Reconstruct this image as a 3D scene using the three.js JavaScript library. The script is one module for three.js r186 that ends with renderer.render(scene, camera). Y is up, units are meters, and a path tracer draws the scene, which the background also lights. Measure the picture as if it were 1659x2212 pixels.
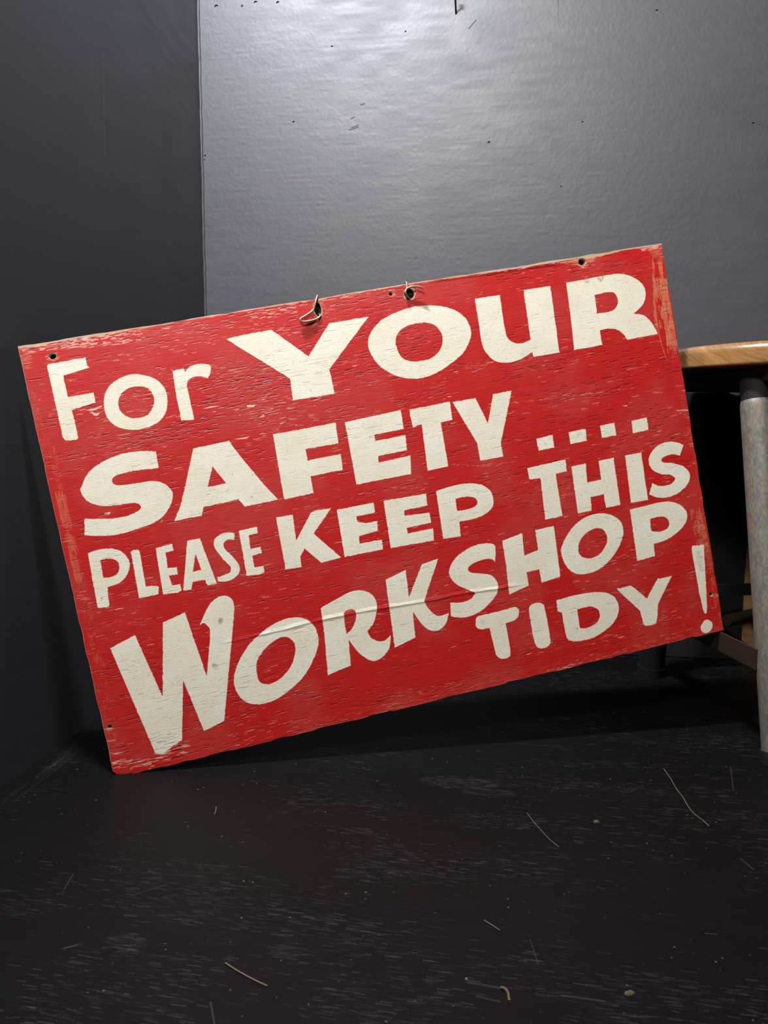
import * as THREE from 'three';
import { RectAreaLightUniformsLib } from 'three/addons/lights/RectAreaLightUniformsLib.js';
import { RoundedBoxGeometry } from 'three/addons/geometries/RoundedBoxGeometry.js';

// ---------------------------------------------------------------- camera, lights, exposure
// Room: left wall at x = 0, back wall at z = 0, floor at y = 0, metres.
const scene = new THREE.Scene();
const FOCAL = 1700, IW = 1659, IH = 2212;
const camera = new THREE.PerspectiveCamera(2 * Math.atan(IH / 2 / FOCAL) * 180 / Math.PI, IW / IH, 0.02, 30);
const CAM = new THREE.Vector3(0.5514, 0.4066, 1.47), PITCH = 6 * Math.PI / 180, YAW = 8 * Math.PI / 180;
camera.position.copy(CAM);
camera.rotation.order = 'YXZ';
camera.rotation.set(-PITCH, YAW, 0);
camera.updateMatrixWorld(true);
const renderer = new THREE.WebGLRenderer({ antialias: true });
renderer.toneMapping = THREE.LinearToneMapping;
renderer.toneMappingExposure = 1.0;
renderer.shadowMap.enabled = true;
RectAreaLightUniformsLib.init();
scene.background = new THREE.Color(0x000000);
const CEILING = 2.3;
const LAMP = { x: 0.14, y: 1.85, z: 0.9, length: 0.24, width: 0.03, tilt: 35, turn: 0, intensity: 2380, color: 0xeef2ff };   // cool strip, tilted to the back wall
const FILL = { x: 0.36, y: 1.95, z: 2.35, length: 0.6, width: 0.2, tilt: 84, turn: 0, intensity: 120, color: 0xfff7ee };     // warmer lamp behind the viewer

// ---------------------------------------------------------------- helpers
let seedState = 20240611;
function rnd() { seedState = (seedState + 0x6d2b79f5) | 0; let t = Math.imul(seedState ^ (seedState >>> 15), 1 | seedState); t = (t + Math.imul(t ^ (t >>> 7), 61 | t)) ^ t; return ((t ^ (t >>> 14)) >>> 0) / 4294967296; }
const rr = (a, b) => a + (b - a) * rnd();
const clamp01 = (v) => (v < 0 ? 0 : v > 1 ? 1 : v);
const mix = (a, b, t) => a + (b - a) * t;
const smooth = (a, b, v) => { const t = clamp01((v - a) / (b - a)); return t * t * (3 - 2 * t); };
function hash(ix, iy, s) { let h = Math.imul(ix, 374761393) ^ Math.imul(iy, 668265263) ^ Math.imul(s, 1274126177); h = Math.imul(h ^ (h >>> 13), 1274126177); return ((h ^ (h >>> 16)) >>> 0) / 4294967296; }
function noise(x, y, s = 0, period = 0) {
  const x0 = Math.floor(x), y0 = Math.floor(y), fx = x - x0, fy = y - y0, u = fx * fx * (3 - 2 * fx), v = fy * fy * (3 - 2 * fy);
  const w = (i) => (period ? ((i % period) + period) % period : i);
  const a = hash(w(x0), w(y0), s), b = hash(w(x0 + 1), w(y0), s), c = hash(w(x0), w(y0 + 1), s), d = hash(w(x0 + 1), w(y0 + 1), s);
  return a + (b - a) * u + (c - a) * v + (a - b - c + d) * u * v;
}
const fbm = (x, y, s, n = 4) => { let r = 0, a = 0.5, t = 0; for (let i = 0; i < n; i++) { r += a * noise(x, y, s + i * 17); t += a; a *= 0.5; x *= 2; y *= 2; } return r / t; };

// A photo pixel gives a direction; the distance comes from the surface it lies on.
function rayDir(px, py) {
  const x = (px - IW / 2) / FOCAL, y0 = -(py - IH / 2) / FOCAL, y = y0 * Math.cos(PITCH) - Math.sin(PITCH), z = y0 * Math.sin(PITCH) + Math.cos(PITCH);
  return new THREE.Vector3(x * Math.cos(YAW) - z * Math.sin(YAW), y, -x * Math.sin(YAW) - z * Math.cos(YAW));
}
const onFloor = (px, py, y = 0) => { const d = rayDir(px, py); return CAM.clone().addScaledVector(d, (y - CAM.y) / d.y); };
const onBack = (px, py, z = 0) => { const d = rayDir(px, py); return CAM.clone().addScaledVector(d, (z - CAM.z) / d.z); };
const onLeft = (px, py, x = 0) => { const d = rayDir(px, py); return CAM.clone().addScaledVector(d, (x - CAM.x) / d.x); };

const taken = new Map();
function numbered(name) { const n = taken.get(name) || 0; taken.set(name, n + 1); return n ? name + '_' + String(n).padStart(3, '0') : name; }
function lit(o) { o.castShadow = true; o.receiveShadow = true; return o; }
function part(name, geometry, material, parent) { const m = lit(new THREE.Mesh(geometry, material)); m.name = name; parent.add(m); return m; }
function thing(name, label, category, position = [0, 0, 0], group) {
  const g = new THREE.Group(); g.name = numbered(name); g.position.set(...position); g.userData = { label, category }; if (group) g.userData.group = group; scene.add(g); return g;
}
function single(name, geometry, material, label, category, group) { const m = lit(new THREE.Mesh(geometry, material)); m.name = numbered(name); m.userData = { label, category }; if (group) m.userData.group = group; scene.add(m); return m; }
function structure(name, geometry, material, label) { const m = lit(new THREE.Mesh(geometry, material)); m.name = name; m.userData = { kind: 'structure', label, category: name.split('_')[0] }; scene.add(m); return m; }
function box(x0, x1, y0, y1, z0, z1) { const g = new THREE.BoxGeometry(x1 - x0, y1 - y0, z1 - z0); g.translate((x0 + x1) / 2, (y0 + y1) / 2, (z0 + z1) / 2); return g; }
function planarUV(g, f) { const p = g.attributes.position, uv = new Float32Array(p.count * 2); for (let i = 0; i < p.count; i++) { const [u, v] = f(p.getX(i), p.getY(i), p.getZ(i)); uv[2 * i] = u; uv[2 * i + 1] = v; } g.setAttribute('uv', new THREE.BufferAttribute(uv, 2)); return g; }
function canvasOf(w, h) { const c = document.createElement('canvas'); c.width = w; c.height = h; return c; }
function textureFrom(w, h, fill, srgb, repeat) {                    // fill(x, y) -> [r, g, b] 0..255, row 0 at v = 0
  const d = new Uint8Array(w * h * 4);
  for (let y = 0; y < h; y++) for (let x = 0; x < w; x++) { const c = fill(x, y), i = 4 * (y * w + x); d[i] = c[0]; d[i + 1] = c[1]; d[i + 2] = c[2]; d[i + 3] = 255; }
  const t = new THREE.DataTexture(d, w, h); t.magFilter = THREE.LinearFilter; t.minFilter = THREE.LinearMipmapLinearFilter; t.generateMipmaps = true;
  if (srgb) t.colorSpace = THREE.SRGBColorSpace;
  if (repeat) t.wrapS = t.wrapT = THREE.RepeatWrapping;
  t.needsUpdate = true; return t;
}
function tube(points, radius, radial = 8, seg = 40, closed = false) { return new THREE.TubeGeometry(new THREE.CatmullRomCurve3(points, closed, 'centripetal'), seg, radius, radial, closed); }
function rod(a, b, r0, r1 = r0, radial = 20) {
  const d = b.clone().sub(a), g = new THREE.CylinderGeometry(r1, r0, d.length(), radial, 1);
  g.applyQuaternion(new THREE.Quaternion().setFromUnitVectors(new THREE.Vector3(0, 1, 0), d.clone().normalize())); g.translate((a.x + b.x) / 2, (a.y + b.y) / 2, (a.z + b.z) / 2); return g;
}

// ---------------------------------------------------------------- wall and floor materials
const WALLTILE = 0.64;                                             // metres per tile: rolled paint, faint sideways drag
const wallBump = textureFrom(1024, 1024, (x, y) => {
  const a = noise(x / 8, y / 8, 1, 128), b = noise(x / 16, y / 16, 2, 64), c = noise(x / 4, y / 4, 3, 256), d = noise(x / 64, y / 8, 4, 128), e = noise(x / 128, y / 128, 5, 8);
  const v = 255 * clamp01(0.26 * a + 0.22 * b + 0.16 * c + 0.24 * d + 0.12 * e); return [v, v, v];
}, false, true);
const wallRough = textureFrom(512, 512, (x, y) => { const v = 255 * clamp01(0.40 + 0.10 * noise(x / 32, y / 8, 7, 64) + 0.08 * noise(x / 64, y / 64, 8, 8)); return [v, v, v]; }, false, true);
const wallPaint = new THREE.MeshPhysicalMaterial({ color: new THREE.Color().setRGB(0.0445, 0.045, 0.0492), roughness: 1, roughnessMap: wallRough, bumpMap: wallBump, bumpScale: 0.00035 });
const smoothPaint = wallPaint.clone(); smoothPaint.bumpScale = 0.00008;   // same paint, on a smoother board

const FT = 1.3;                                                    // floor tile, metres
function floorTextures() {
  const N = 2048, S = N / FT, c = canvasOf(N, N), g = c.getContext('2d');
  g.fillStyle = 'rgb(11,10,10)'; g.fillRect(0, 0, N, N);
  // mottled stain
  const img = g.getImageData(0, 0, N, N), d = img.data;
  for (let y = 0; y < N; y++) for (let x = 0; x < N; x++) {
    const n = fbm(x / 300, y / 120, 31, 3), m = fbm(x / 90, y / 14, 41, 3), i = 4 * (y * N + x), k = 0.72 + 0.4 * n + 0.22 * m;
    d[i] *= k * 1.02; d[i + 1] *= k; d[i + 2] *= k * 1.01;
  }
  g.putImageData(img, 0, 0);
  const at = (px, py) => { const p = onFloor(px, py); return [p.x * S, p.z * S]; };
  // open pores of the wood: short pale dashes along the grain, gathered in bands
  g.lineCap = 'round';
  const wide = Math.tan(3.5 * Math.PI / 180);
  for (let i = 0; i < 75000; i++) {
    const x = rnd() * N, y = rnd() * N, b = fbm(x / 420 + 9, y / 46, 51, 3), pch = fbm(x / 150, y / 150, 61, 2), w = (0.08 + smooth(0.38, 0.66, b)) * smooth(0.22, 0.58, pch);
    if (rnd() > w * (0.25 + 0.75 * smooth(0.05, 0.4, x / S))) continue;
    const len = rr(5, 20), br = rr(30, 68);
    g.strokeStyle = `rgba(${br},${br * 0.97},${br * 0.95},${rr(0.15, 0.75)})`; g.lineWidth = rr(0.7, 1.7);
    g.beginPath(); g.moveTo(x, y); g.lineTo(x + len, y + len * wide + rr(-1, 1)); g.stroke();
  }
  // dust specks
  for (let i = 0; i < 1500; i++) { const br = rr(50, 150); g.fillStyle = `rgba(${br},${br * 0.97},${br * 0.9},${rr(0.3, 0.9)})`; g.beginPath(); g.ellipse(rnd() * N, rnd() * N, rr(0.6, 2.0), rr(0.5, 1.4), rr(0, 3), 0, 7); g.fill(); }
  // pale scuffs: chalky smudge by the sign, scrape lines near the left wall, bare patches in front
  const scuff = (px, py, rx, ry, n, al) => { const [cx, cy] = at(px, py); for (let i = 0; i < n; i++) { const a = rnd() * 6.283, q = Math.sqrt(rnd()), x = cx + Math.cos(a) * q * rx, y = cy + Math.sin(a) * q * ry, br = rr(60, 92); g.strokeStyle = `rgba(${br},${br},${br * 0.97},${al * rnd()})`; g.lineWidth = rr(0.6, 1.8); g.beginPath(); g.moveTo(x, y); g.lineTo(x + rr(4, 18), y + rr(-1.5, 1.5)); g.stroke(); } };
  scuff(985, 1690, 70, 26, 420, 0.3); scuff(1050, 1712, 50, 16, 160, 0.26); scuff(1040, 1780, 200, 20, 160, 0.2); scuff(260, 2035, 26, 18, 90, 0.35); scuff(605, 2055, 20, 14, 60, 0.35); scuff(1290, 1710, 110, 36, 200, 0.25); scuff(60, 1960, 50, 24, 90, 0.25);
  const line = (pts, wdt, col) => { g.strokeStyle = col; g.lineWidth = wdt; g.beginPath(); pts.forEach((p, i) => { const [x, y] = at(...p); i ? g.lineTo(x, y) : g.moveTo(x, y); }); g.stroke(); };
  for (let k = 0; k < 26; k++) { const o = rr(-6, 22), s = rr(0, 0.7), e = Math.min(1, s + rr(0.1, 0.35)); line([[mix(0, 215, s), mix(1735, 1575, s) + o], [mix(0, 215, e), mix(1735, 1575, e) + o + rr(-3, 3)]], rr(0.8, 2.4), `rgba(74,75,77,${rr(0.08, 0.32)})`); }
  line([[138, 1922], [158, 1888]], 1.6, 'rgba(72,72,72,.6)'); line([[275, 1938], [360, 1910]], 2, 'rgba(57,57,56,.4)'); line([[140, 2048], [165, 2042]], 3, 'rgba(78,76,75,.55)'); line([[455, 2165], [463, 2212]], 2, 'rgba(72,72,71,.6)');
  line([[1145, 2030], [1162, 2080]], 1.5, 'rgba(67,67,66,.5)'); line([[1578, 1655], [1584, 1705]], 2, 'rgba(62,62,60,.6)'); line([[1600, 1855], [1628, 1878]], 3, 'rgba(62,61,59,.55)'); line([[1012, 2122], [1078, 2134]], 4, 'rgba(72,70,66,.4)'); line([[1030, 2152], [1080, 2164]], 3, 'rgba(72,70,66,.4)'); line([[1213, 2150], [1306, 2163]], 3, 'rgba(72,71,68,.45)');
  const out = g.getImageData(0, 0, N, N).data, flip = (y) => y;   // uv v = z / FT
  const map = textureFrom(N, N, (x, y) => { const i = 4 * (flip(y) * N + x); return [out[i], out[i + 1], out[i + 2]]; }, true, true);
  const bump = textureFrom(N, N, (x, y) => { const i = 4 * (y * N + x), v = 128 + 0.9 * (11 - out[i]) * 0.6 + 50 * (fbm(x / 60, y / 6, 71, 2) - 0.5); return [v, v, v]; }, false, true);
  return { map, bump };
}
const ft = floorTextures();
const floorMat = new THREE.MeshPhysicalMaterial({ map: ft.map, roughness: 0.54, specularIntensity: 0.18, bumpMap: ft.bump, bumpScale: 0.0004 });

// ---------------------------------------------------------------- room shell
const ROOMX = 3.0, ROOMZ = 3.6, T = 0.12;
{
  const uvm = (fx) => (g) => planarUV(g, fx);
  const wallUV = uvm((x, y, z) => [(x + z) / WALLTILE, y / WALLTILE]);
  structure('floor', planarUV(box(-T, ROOMX + T, -T, 0, -T, ROOMZ + T), (x, y, z) => [x / FT, z / FT]), floorMat, 'black stained wooden floor with pale open grain and dust');
  structure('ceiling', wallUV(box(-T, ROOMX + T, CEILING, CEILING + T, -T, ROOMZ + T)), wallPaint, 'dark grey painted ceiling');
  structure('wall_left', wallUV(box(-T, 0, 0, CEILING, -T, ROOMZ + T)), smoothPaint, 'dark charcoal painted wall beside the red sign');
  structure('wall_right', wallUV(box(ROOMX, ROOMX + T, 0, CEILING, -T, ROOMZ + T)), wallPaint, 'dark charcoal painted wall beyond the stool');
  structure('wall_front', wallUV(box(0, ROOMX, 0, CEILING, ROOMZ, ROOMZ + T)), wallPaint, 'dark charcoal painted wall behind the viewer');
  const back = structure('wall_back', wallUV(box(0, ROOMX, 0, CEILING, -T, -0.0022)), wallPaint, 'charcoal painted wall with small screw holes, lit from above');
  // facing sheet, 2 mm, with the screw holes and nicks as real recesses
  const sheet = new THREE.Shape([[0, 0], [ROOMX, 0], [ROOMX, CEILING], [0, CEILING]].map((p) => new THREE.Vector2(...p)));
  const pits = [[467, 14, 5, 4.4], [523, 13, 2.6, 2.6], [552, 5, 4.4, 3.6], [600, 6, 4, 4], [443, 336, 2.2, 2.2], [442, 345, 1.6, 1.6], [1056, 308, 3.6, 3], [1212, 403, 2, 2], [1419, 22, 3.2, 1.8], [1627, 266, 3, 2], [1258, 263, 2.4, 1.6], [634, 263, 3.2, 1.7], [717, 100, 2.8, 1.6], [876, 68, 2.4, 1.6]];
  for (const [px, py, rx, ry] of pits) { const p = onBack(px, py), k = 0.00075; sheet.holes.push(new THREE.Path().absellipse(p.x, p.y, rx * k, ry * k, 0, Math.PI * 2, false, rr(0, 0.7))); }
  const sg = new THREE.ExtrudeGeometry(sheet, { depth: 0.0022, bevelEnabled: false, curveSegments: 10 }); sg.translate(0, 0, -0.0022);
  part('facing_sheet', wallUV(sg), wallPaint, back);
  // rough bead of filler and paint down the corner
  const bead = []; for (let i = 0; i <= 160; i++) bead.push(new THREE.Vector3(0.0006 + 0.0012 * noise(i * 0.9, 3, 5), i * CEILING / 160, 0.0002 + 0.0014 * noise(i * 0.8, 9, 6)));
  structure('trim_1', tube(bead, 0.0026, 7, 320), wallPaint, 'rough painted filler bead down the corner of the two walls');
  // raised paint drips and drags
  const ridge = (wall, a, b, r, mat = wallPaint) => { const g = new THREE.CapsuleGeometry(r, a.distanceTo(b), 4, 8); g.applyQuaternion(new THREE.Quaternion().setFromUnitVectors(new THREE.Vector3(0, 1, 0), b.clone().sub(a).normalize())); const m = a.clone().add(b).multiplyScalar(0.5); g.translate(m.x, m.y, m.z); part('paint_drip', g, mat, wall); };
  ridge(back, onBack(1203, -60, -0.0056), onBack(1205, 118, -0.0062), 0.0062);
  for (const [x0, y0, x1, y1] of [[754, 281, 774, 275], [760, 276, 774, 271], [758, 257, 766, 253], [779, 227, 788, 224], [1013, 62, 1028, 44]]) ridge(back, onBack(x0, y0, -0.0008), onBack(x1, y1, -0.0008), 0.0013);
  ridge(scene.getObjectByName('wall_left'), onLeft(222.5, 110, -0.0008), onLeft(226.5, 345, -0.0008), 0.0011, smoothPaint);
}

// ---------------------------------------------------------------- the red sign: frame of reference
const SW = 0.8, SH = 0.5161, SIGN0 = new THREE.Vector3(0.11042, -0.00634, 0.6282);
const SU = new THREE.Vector3(0.9353, 0.18162, -0.30369).normalize();
const SV = new THREE.Vector3(-0.19065, 0.98166, -0.0001).addScaledVector(SU, -new THREE.Vector3(-0.19065, 0.98166, -0.0001).dot(SU)).normalize();
const SN = new THREE.Vector3().crossVectors(SU, SV);
function onSign(px, py) { const d = rayDir(px, py), t = SIGN0.clone().sub(CAM).dot(SN) / d.dot(SN), p = CAM.clone().addScaledVector(d, t).sub(SIGN0); return [p.dot(SU), p.dot(SV)]; }

// ---------------------------------------------------------------- lettering, traced in the photograph, painted flat on the board
// tokens "x,y" are corners, "x,y~" lie on a smooth curve; coordinates are in a crop that starts at the given pixel
const Z = 1659 / 500, CROPS = { a: [0, 700, Z], b: [460, 620, Z], c: [760, 520, Z], d: [1100, 500, Z], e: [150, 1120, Z], f: [560, 1020, Z], g: [900, 980, Z], h: [1120, 920, Z], k: [340, 860, 5.53] };
const LETTERS = [
  ['a', '336,298 345,290 612,240 627,300 643,313 455,371 488,524 674,491 685,563 516,618 563,815 553,829 470,838 452,815'],                                     // F
  ['a', '745,580~ 762,480~ 835,402~ 960,360~ 1100,388~ 1180,460~ 1201,560~ 1180,650~ 1110,720~ 985,758~ 860,745~ 775,682~', '848,562~ 872,500~ 930,458~ 1000,448~ 1065,465~ 1104,530~ 1095,600~ 1060,650~ 985,675~ 915,665~ 862,620~'],
  ['a', '1236,338 1318,318 1326,345 1370,300~ 1440,285~ 1498,293~ 1513,312 1506,360 1490,391 1440,376~ 1380,384~ 1348,408~ 1340,440 1393,687 1300,693 1265,520'],
  ['b', '96,375 160,356 418,307 685,498 832,262 1116,212 835,590 872,765 573,815 552,658'],                                                                    // YOUR
  ['c', '116,740~ 135,660~ 215,570~ 330,510~ 460,472~ 600,466~ 720,490~ 810,550~ 850,630~ 850,700~ 800,800~ 700,890~ 570,965~ 450,990~ 320,970~ 200,900~ 135,810~', '315,735~ 330,665~ 390,615~ 490,590~ 580,600~ 635,650~ 650,720~ 630,785~ 570,840~ 480,865~ 400,860~ 345,820~'],
  ['c', '880,418 1060,390 1098,640~ 1120,700~ 1165,733~ 1220,735~ 1280,710 1230,355 1422,325 1487,803 1300,833 1293,800 1200,855~ 1100,875~ 1020,860~ 960,800~ 930,730~ 912,610'],
  ['d', '407,370 560,340~ 720,310~ 800,305~ 880,325~ 950,375~ 977,440~ 960,520~ 890,592 960,600~ 1020,655~ 1065,735 845,778 815,735~ 770,705~ 710,698~ 648,710 667,815 465,852 438,600', '613,458 700,437~ 750,442~ 778,490~ 765,545~ 720,575~ 628,590'],
  ['a', '1118,914 1138,1032 1000,1048~ 880,1072~ 820,1095~ 803,1125~ 825,1150~ 880,1155~ 1000,1138~ 1100,1125~ 1180,1145~ 1232,1200~ 1235,1260~ 1200,1340~ 1130,1410~ 1000,1465~ 850,1508~ 720,1520~ 607,1515 605,1405 612,1395 700,1397~ 820,1392~ 930,1370~ 990,1340~ 1012,1310~ 985,1285~ 930,1285~ 800,1303~ 700,1300~ 620,1265~ 580,1205~ 585,1160~ 640,1060~ 740,985~ 880,930~ 1000,912~'], // SAFETY
  ['k', '428,604 858,512 945,640 1090,815 1270,1030 1445,1213 1045,1298 970,1213 552,1303 530,1405 200,1472 270,1300 320,1110', '658,820 822,1018 602,1064'],
  ['b', '430,1058 878,972 900,1120 665,1163 678,1243 915,1197 933,1310 700,1357 722,1478 510,1524'],
  ['b', '945,970 1345,882 1366,1018 1157,1060 1162,1103 1380,1062 1393,1170 1182,1213 1188,1258 1415,1208 1420,1340 1028,1418'],
  ['c', '410,1212 703,1153 720,1285 637,1303 692,1617 543,1650 500,1315 437,1340'],
  ['c', '720,1158 885,1127 975,1307 1012,1100 1145,1075 1068,1450 1085,1548 920,1577 897,1450'],
  ['d', '193,1487 310,1458 322,1548 210,1572'], ['d', '425,1440 547,1413 555,1500 437,1525'], ['d', '650,1393 752,1370 767,1460 663,1482'], ['d', '875,1358 985,1333 997,1422 885,1447'],
  ['h', '62,303 335,240 347,325 265,345 315,645 190,673 157,375 77,385'],                                                                                      // THIS
  ['h', '378,292 482,268 492,405 592,385 573,252 680,228 730,567 627,587 610,490 515,512 525,607 425,630'],
  ['h', '763,212 878,190 928,530 805,553'],
  ['h', '1182,138 1155,215 1110,203~ 1060,213~ 1025,240~ 1040,262~ 1110,268~ 1180,290~ 1225,340~ 1218,405~ 1160,470~ 1080,510~ 1000,515~ 935,490 957,410 1010,430~ 1070,425~ 1110,400~ 1120,372~ 1085,352~ 1020,345~ 960,315~ 932,262~ 945,200~ 1000,140~ 1070,115~ 1140,120~'],
  ['e', '132,250 200,225~ 290,215~ 370,235~ 425,295~ 430,360~ 400,425~ 345,470~ 272,493 288,620 275,635 205,642 195,600', '222,298 290,288~ 340,305~ 358,350~ 345,395~ 300,418~ 245,425'], // PLEASE
  ['e', '440,240 455,228 495,222 505,240 548,487 620,483~ 640,490 638,535 620,548~ 500,572'],
  ['e', '617,215 735,182 748,230 690,245 705,355 770,350 780,400 715,408 735,480 795,470 805,515 780,530 672,545'],
  ['e', '845,160 935,142 1058,468 990,480 972,440 885,455 872,510 815,517', '905,255 945,370 885,382'],
  ['e', '1182,105 1185,150 1130,155~ 1105,185~ 1120,225~ 1180,285~ 1218,340~ 1218,385~ 1180,430~ 1120,452~ 1065,450 1060,420 1110,405~ 1150,385~ 1155,350~ 1120,310~ 1060,240~ 1035,190~ 1045,145~ 1090,110~ 1140,100~'],
  ['e', '1213,88 1345,60 1350,105 1285,120 1298,218 1370,203 1380,250 1310,265 1325,350 1392,340 1398,385 1370,400 1270,412'],
  ['f', '120,325 240,305 265,490 370,290 400,275 515,258 390,440 588,612 445,650 325,548 295,605 303,680 188,697'],                                            // KEEP
  ['f', '555,270 820,218 830,290 697,318 703,356 770,366 845,350 850,420 713,460 720,512 878,483 887,553 612,608'],
  ['f', '890,205 1195,155 1205,240 1038,273 1043,312 1220,290 1232,362 1055,400 1063,440 1245,402 1252,490 942,545'],
  ['g', '138,268 270,228~ 370,213~ 460,222~ 525,262~ 550,330~ 540,390~ 480,440~ 400,470~ 305,487 317,592 190,612', '278,325 350,308~ 410,315~ 435,345~ 415,380~ 350,402~ 290,410'],
  ['e', '292,930 470,835 668,1275 670,745 828,672 985,1130 1008,830~ 990,770~ 960,750~ 932,770 965,690~ 1010,610~ 1070,562~ 1130,555~ 1172,590~ 1183,660 1110,1450 965,1525 815,1160 807,1590 720,1650 672,1690 617,1685'], // WORKSHOP
  ['f', '-182,1500~ -160,1392~ -100,1272~ -20,1182~ 80,1102~ 190,1050~ 300,1042~ 380,1085~ 420,1165~ 420,1250~ 380,1360~ 300,1485~ 160,1605~ 40,1657~ -70,1657~ -145,1602~', '-20,1402~ -5,1332~ 60,1247~ 140,1190~ 200,1182~ 245,1217~ 258,1282~ 230,1382~ 160,1472~ 70,1517~ 0,1497~'],
  ['f', '440,975 560,905~ 660,855~ 740,848~ 805,875~ 840,930~ 840,1000~ 820,1080~ 775,1140 800,1185~ 850,1210~ 900,1205~ 943,1165 935,1250~ 900,1310~ 850,1345~ 800,1350~ 720,1300~ 640,1200 655,1385 492,1455 465,1150', '605,1005 640,985~ 675,985~ 692,1010~ 690,1060~ 665,1120~ 625,1160 612,1080'],
  ['f', '905,770 1050,700 1072,895 1165,660 1283,618 1190,900 1185,930~ 1220,985~ 1280,1030~ 1358,1008 1340,1080~ 1290,1130~ 1230,1135~ 1170,1095~ 1100,1000 1118,1185 970,1258'],
  ['g', '530,643~ 563,660 566,720 560,780 545,760~ 500,755~ 430,775~ 380,805~ 368,830~ 390,852~ 450,858~ 530,870~ 575,915~ 583,965~ 565,1020~ 500,1095~ 420,1150~ 330,1175~ 245,1165 240,1065 300,1068~ 370,1050~ 410,1015~ 412,995~ 340,965~ 270,925~ 235,870~ 240,810~ 280,745~ 350,690~ 440,650~'],
  ['g', '612,625 755,570 772,730 870,690 848,548 983,518 1030,882 895,925 877,828 788,850 803,945 663,1010 640,800'],
  ['h', '305,910~ 315,850~ 370,750~ 460,665~ 570,628~ 660,637~ 725,680~ 752,750~ 735,830~ 680,930~ 590,1020~ 480,1062~ 400,1055~ 340,1005~', '428,872~ 445,815~ 490,765~ 550,735~ 600,740~ 630,780~ 630,840~ 590,910~ 530,945~ 470,945~ 435,915~'],
  ['h', '798,600 900,575~ 1010,548~ 1100,545~ 1170,575~ 1207,630~ 1195,700~ 1130,770~ 1050,820~ 968,845 978,932 850,970', '943,668 1010,650~ 1060,660~ 1078,695~ 1065,735~ 1010,758~ 960,755~ 948,740'],
  ['g', '425,1190~ 440,1165~ 500,1150 640,1115~ 700,1098~ 728,1115~ 730,1160~ 700,1195~ 638,1215 672,1420~ 655,1460~ 610,1470~ 575,1450~ 560,1410 522,1250 460,1258~ 425,1240~'],             // TIDY !
  ['g', '805,1130~ 820,1085~ 865,1068~ 905,1080~ 920,1115 957,1320~ 950,1370~ 915,1392~ 870,1390~ 848,1360~ 832,1300'],
  ['g', '1000,1050 1130,1015~ 1250,995~ 1350,995~ 1420,1030~ 1448,1100~ 1430,1180~ 1360,1260~ 1260,1320~ 1150,1345~ 1090,1335~ 1070,1310 1040,1140 1010,1130', '1150,1115 1240,1095~ 1295,1115~ 1312,1160~ 1290,1210~ 1230,1245~ 1170,1253'],
  ['h', '715,1180~ 730,1165 800,1145~ 820,1155 920,1237 990,1105~ 1010,1095 1098,1075 1000,1275 990,1400~ 965,1425~ 915,1432~ 895,1415~ 870,1325'],
  ['h', '1240,875~ 1270,858~ 1327,852 1350,1290~ 1335,1345 1320,1310~ 1295,1200 1260,1000'], ['h', '1305,1440~ 1325,1400~ 1355,1388~ 1385,1410~ 1388,1445~ 1365,1478~ 1335,1485~ 1312,1470~'],
];
const TXW = 2048, TXH = Math.round(TXW * SH / SW), TXS = TXW / SW;
const onCanvas = (px, py) => { const [a, b] = onSign(px, py); return [a * TXS, (SH - b) * TXS]; };
function tracePath(ctx, crop, text) {
  const [ox, oy, s] = CROPS[crop], pts = text.trim().split(/\s+/).map((t) => { const sm = t.endsWith('~'), [x, y] = t.replace('~', '').split(',').map(Number); return { p: onCanvas(ox + x / s, oy + y / s), sm }; });
  const n = pts.length, P = (i) => pts[((i % n) + n) % n];
  ctx.moveTo(...P(0).p);
  for (let i = 0; i < n; i++) {
    const a = P(i), b = P(i + 1);
    if (!a.sm && !b.sm) { ctx.lineTo(...b.p); continue; }
    const pa = a.sm ? P(i - 1).p : a.p, pb = b.sm ? P(i + 2).p : b.p;
    ctx.bezierCurveTo(a.p[0] + (b.p[0] - pa[0]) / 6, a.p[1] + (b.p[1] - pa[1]) / 6, b.p[0] - (pb[0] - a.p[0]) / 6, b.p[1] - (pb[1] - a.p[1]) / 6, ...b.p);
  }
  ctx.closePath();
}
const HOLES = [[114, 770, 6.5, 5.4], [686, 667, 7.5, 15], [844, 635, 4, 3.6], [884, 634, 11, 11], [1257, 566, 8, 7], [1536, 1284, 4.5, 4], [237, 1570, 4.5, 3.6]];
const SPLIT = [[469, 1391], [500, 1386], [554, 1373], [610, 1361], [674, 1344], [710, 1336], [744, 1329], [807, 1317], [850, 1310], [900, 1302], [950, 1293], [990, 1284], [1030, 1278], [1078, 1271], [1110, 1266], [1141, 1262]];

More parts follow.
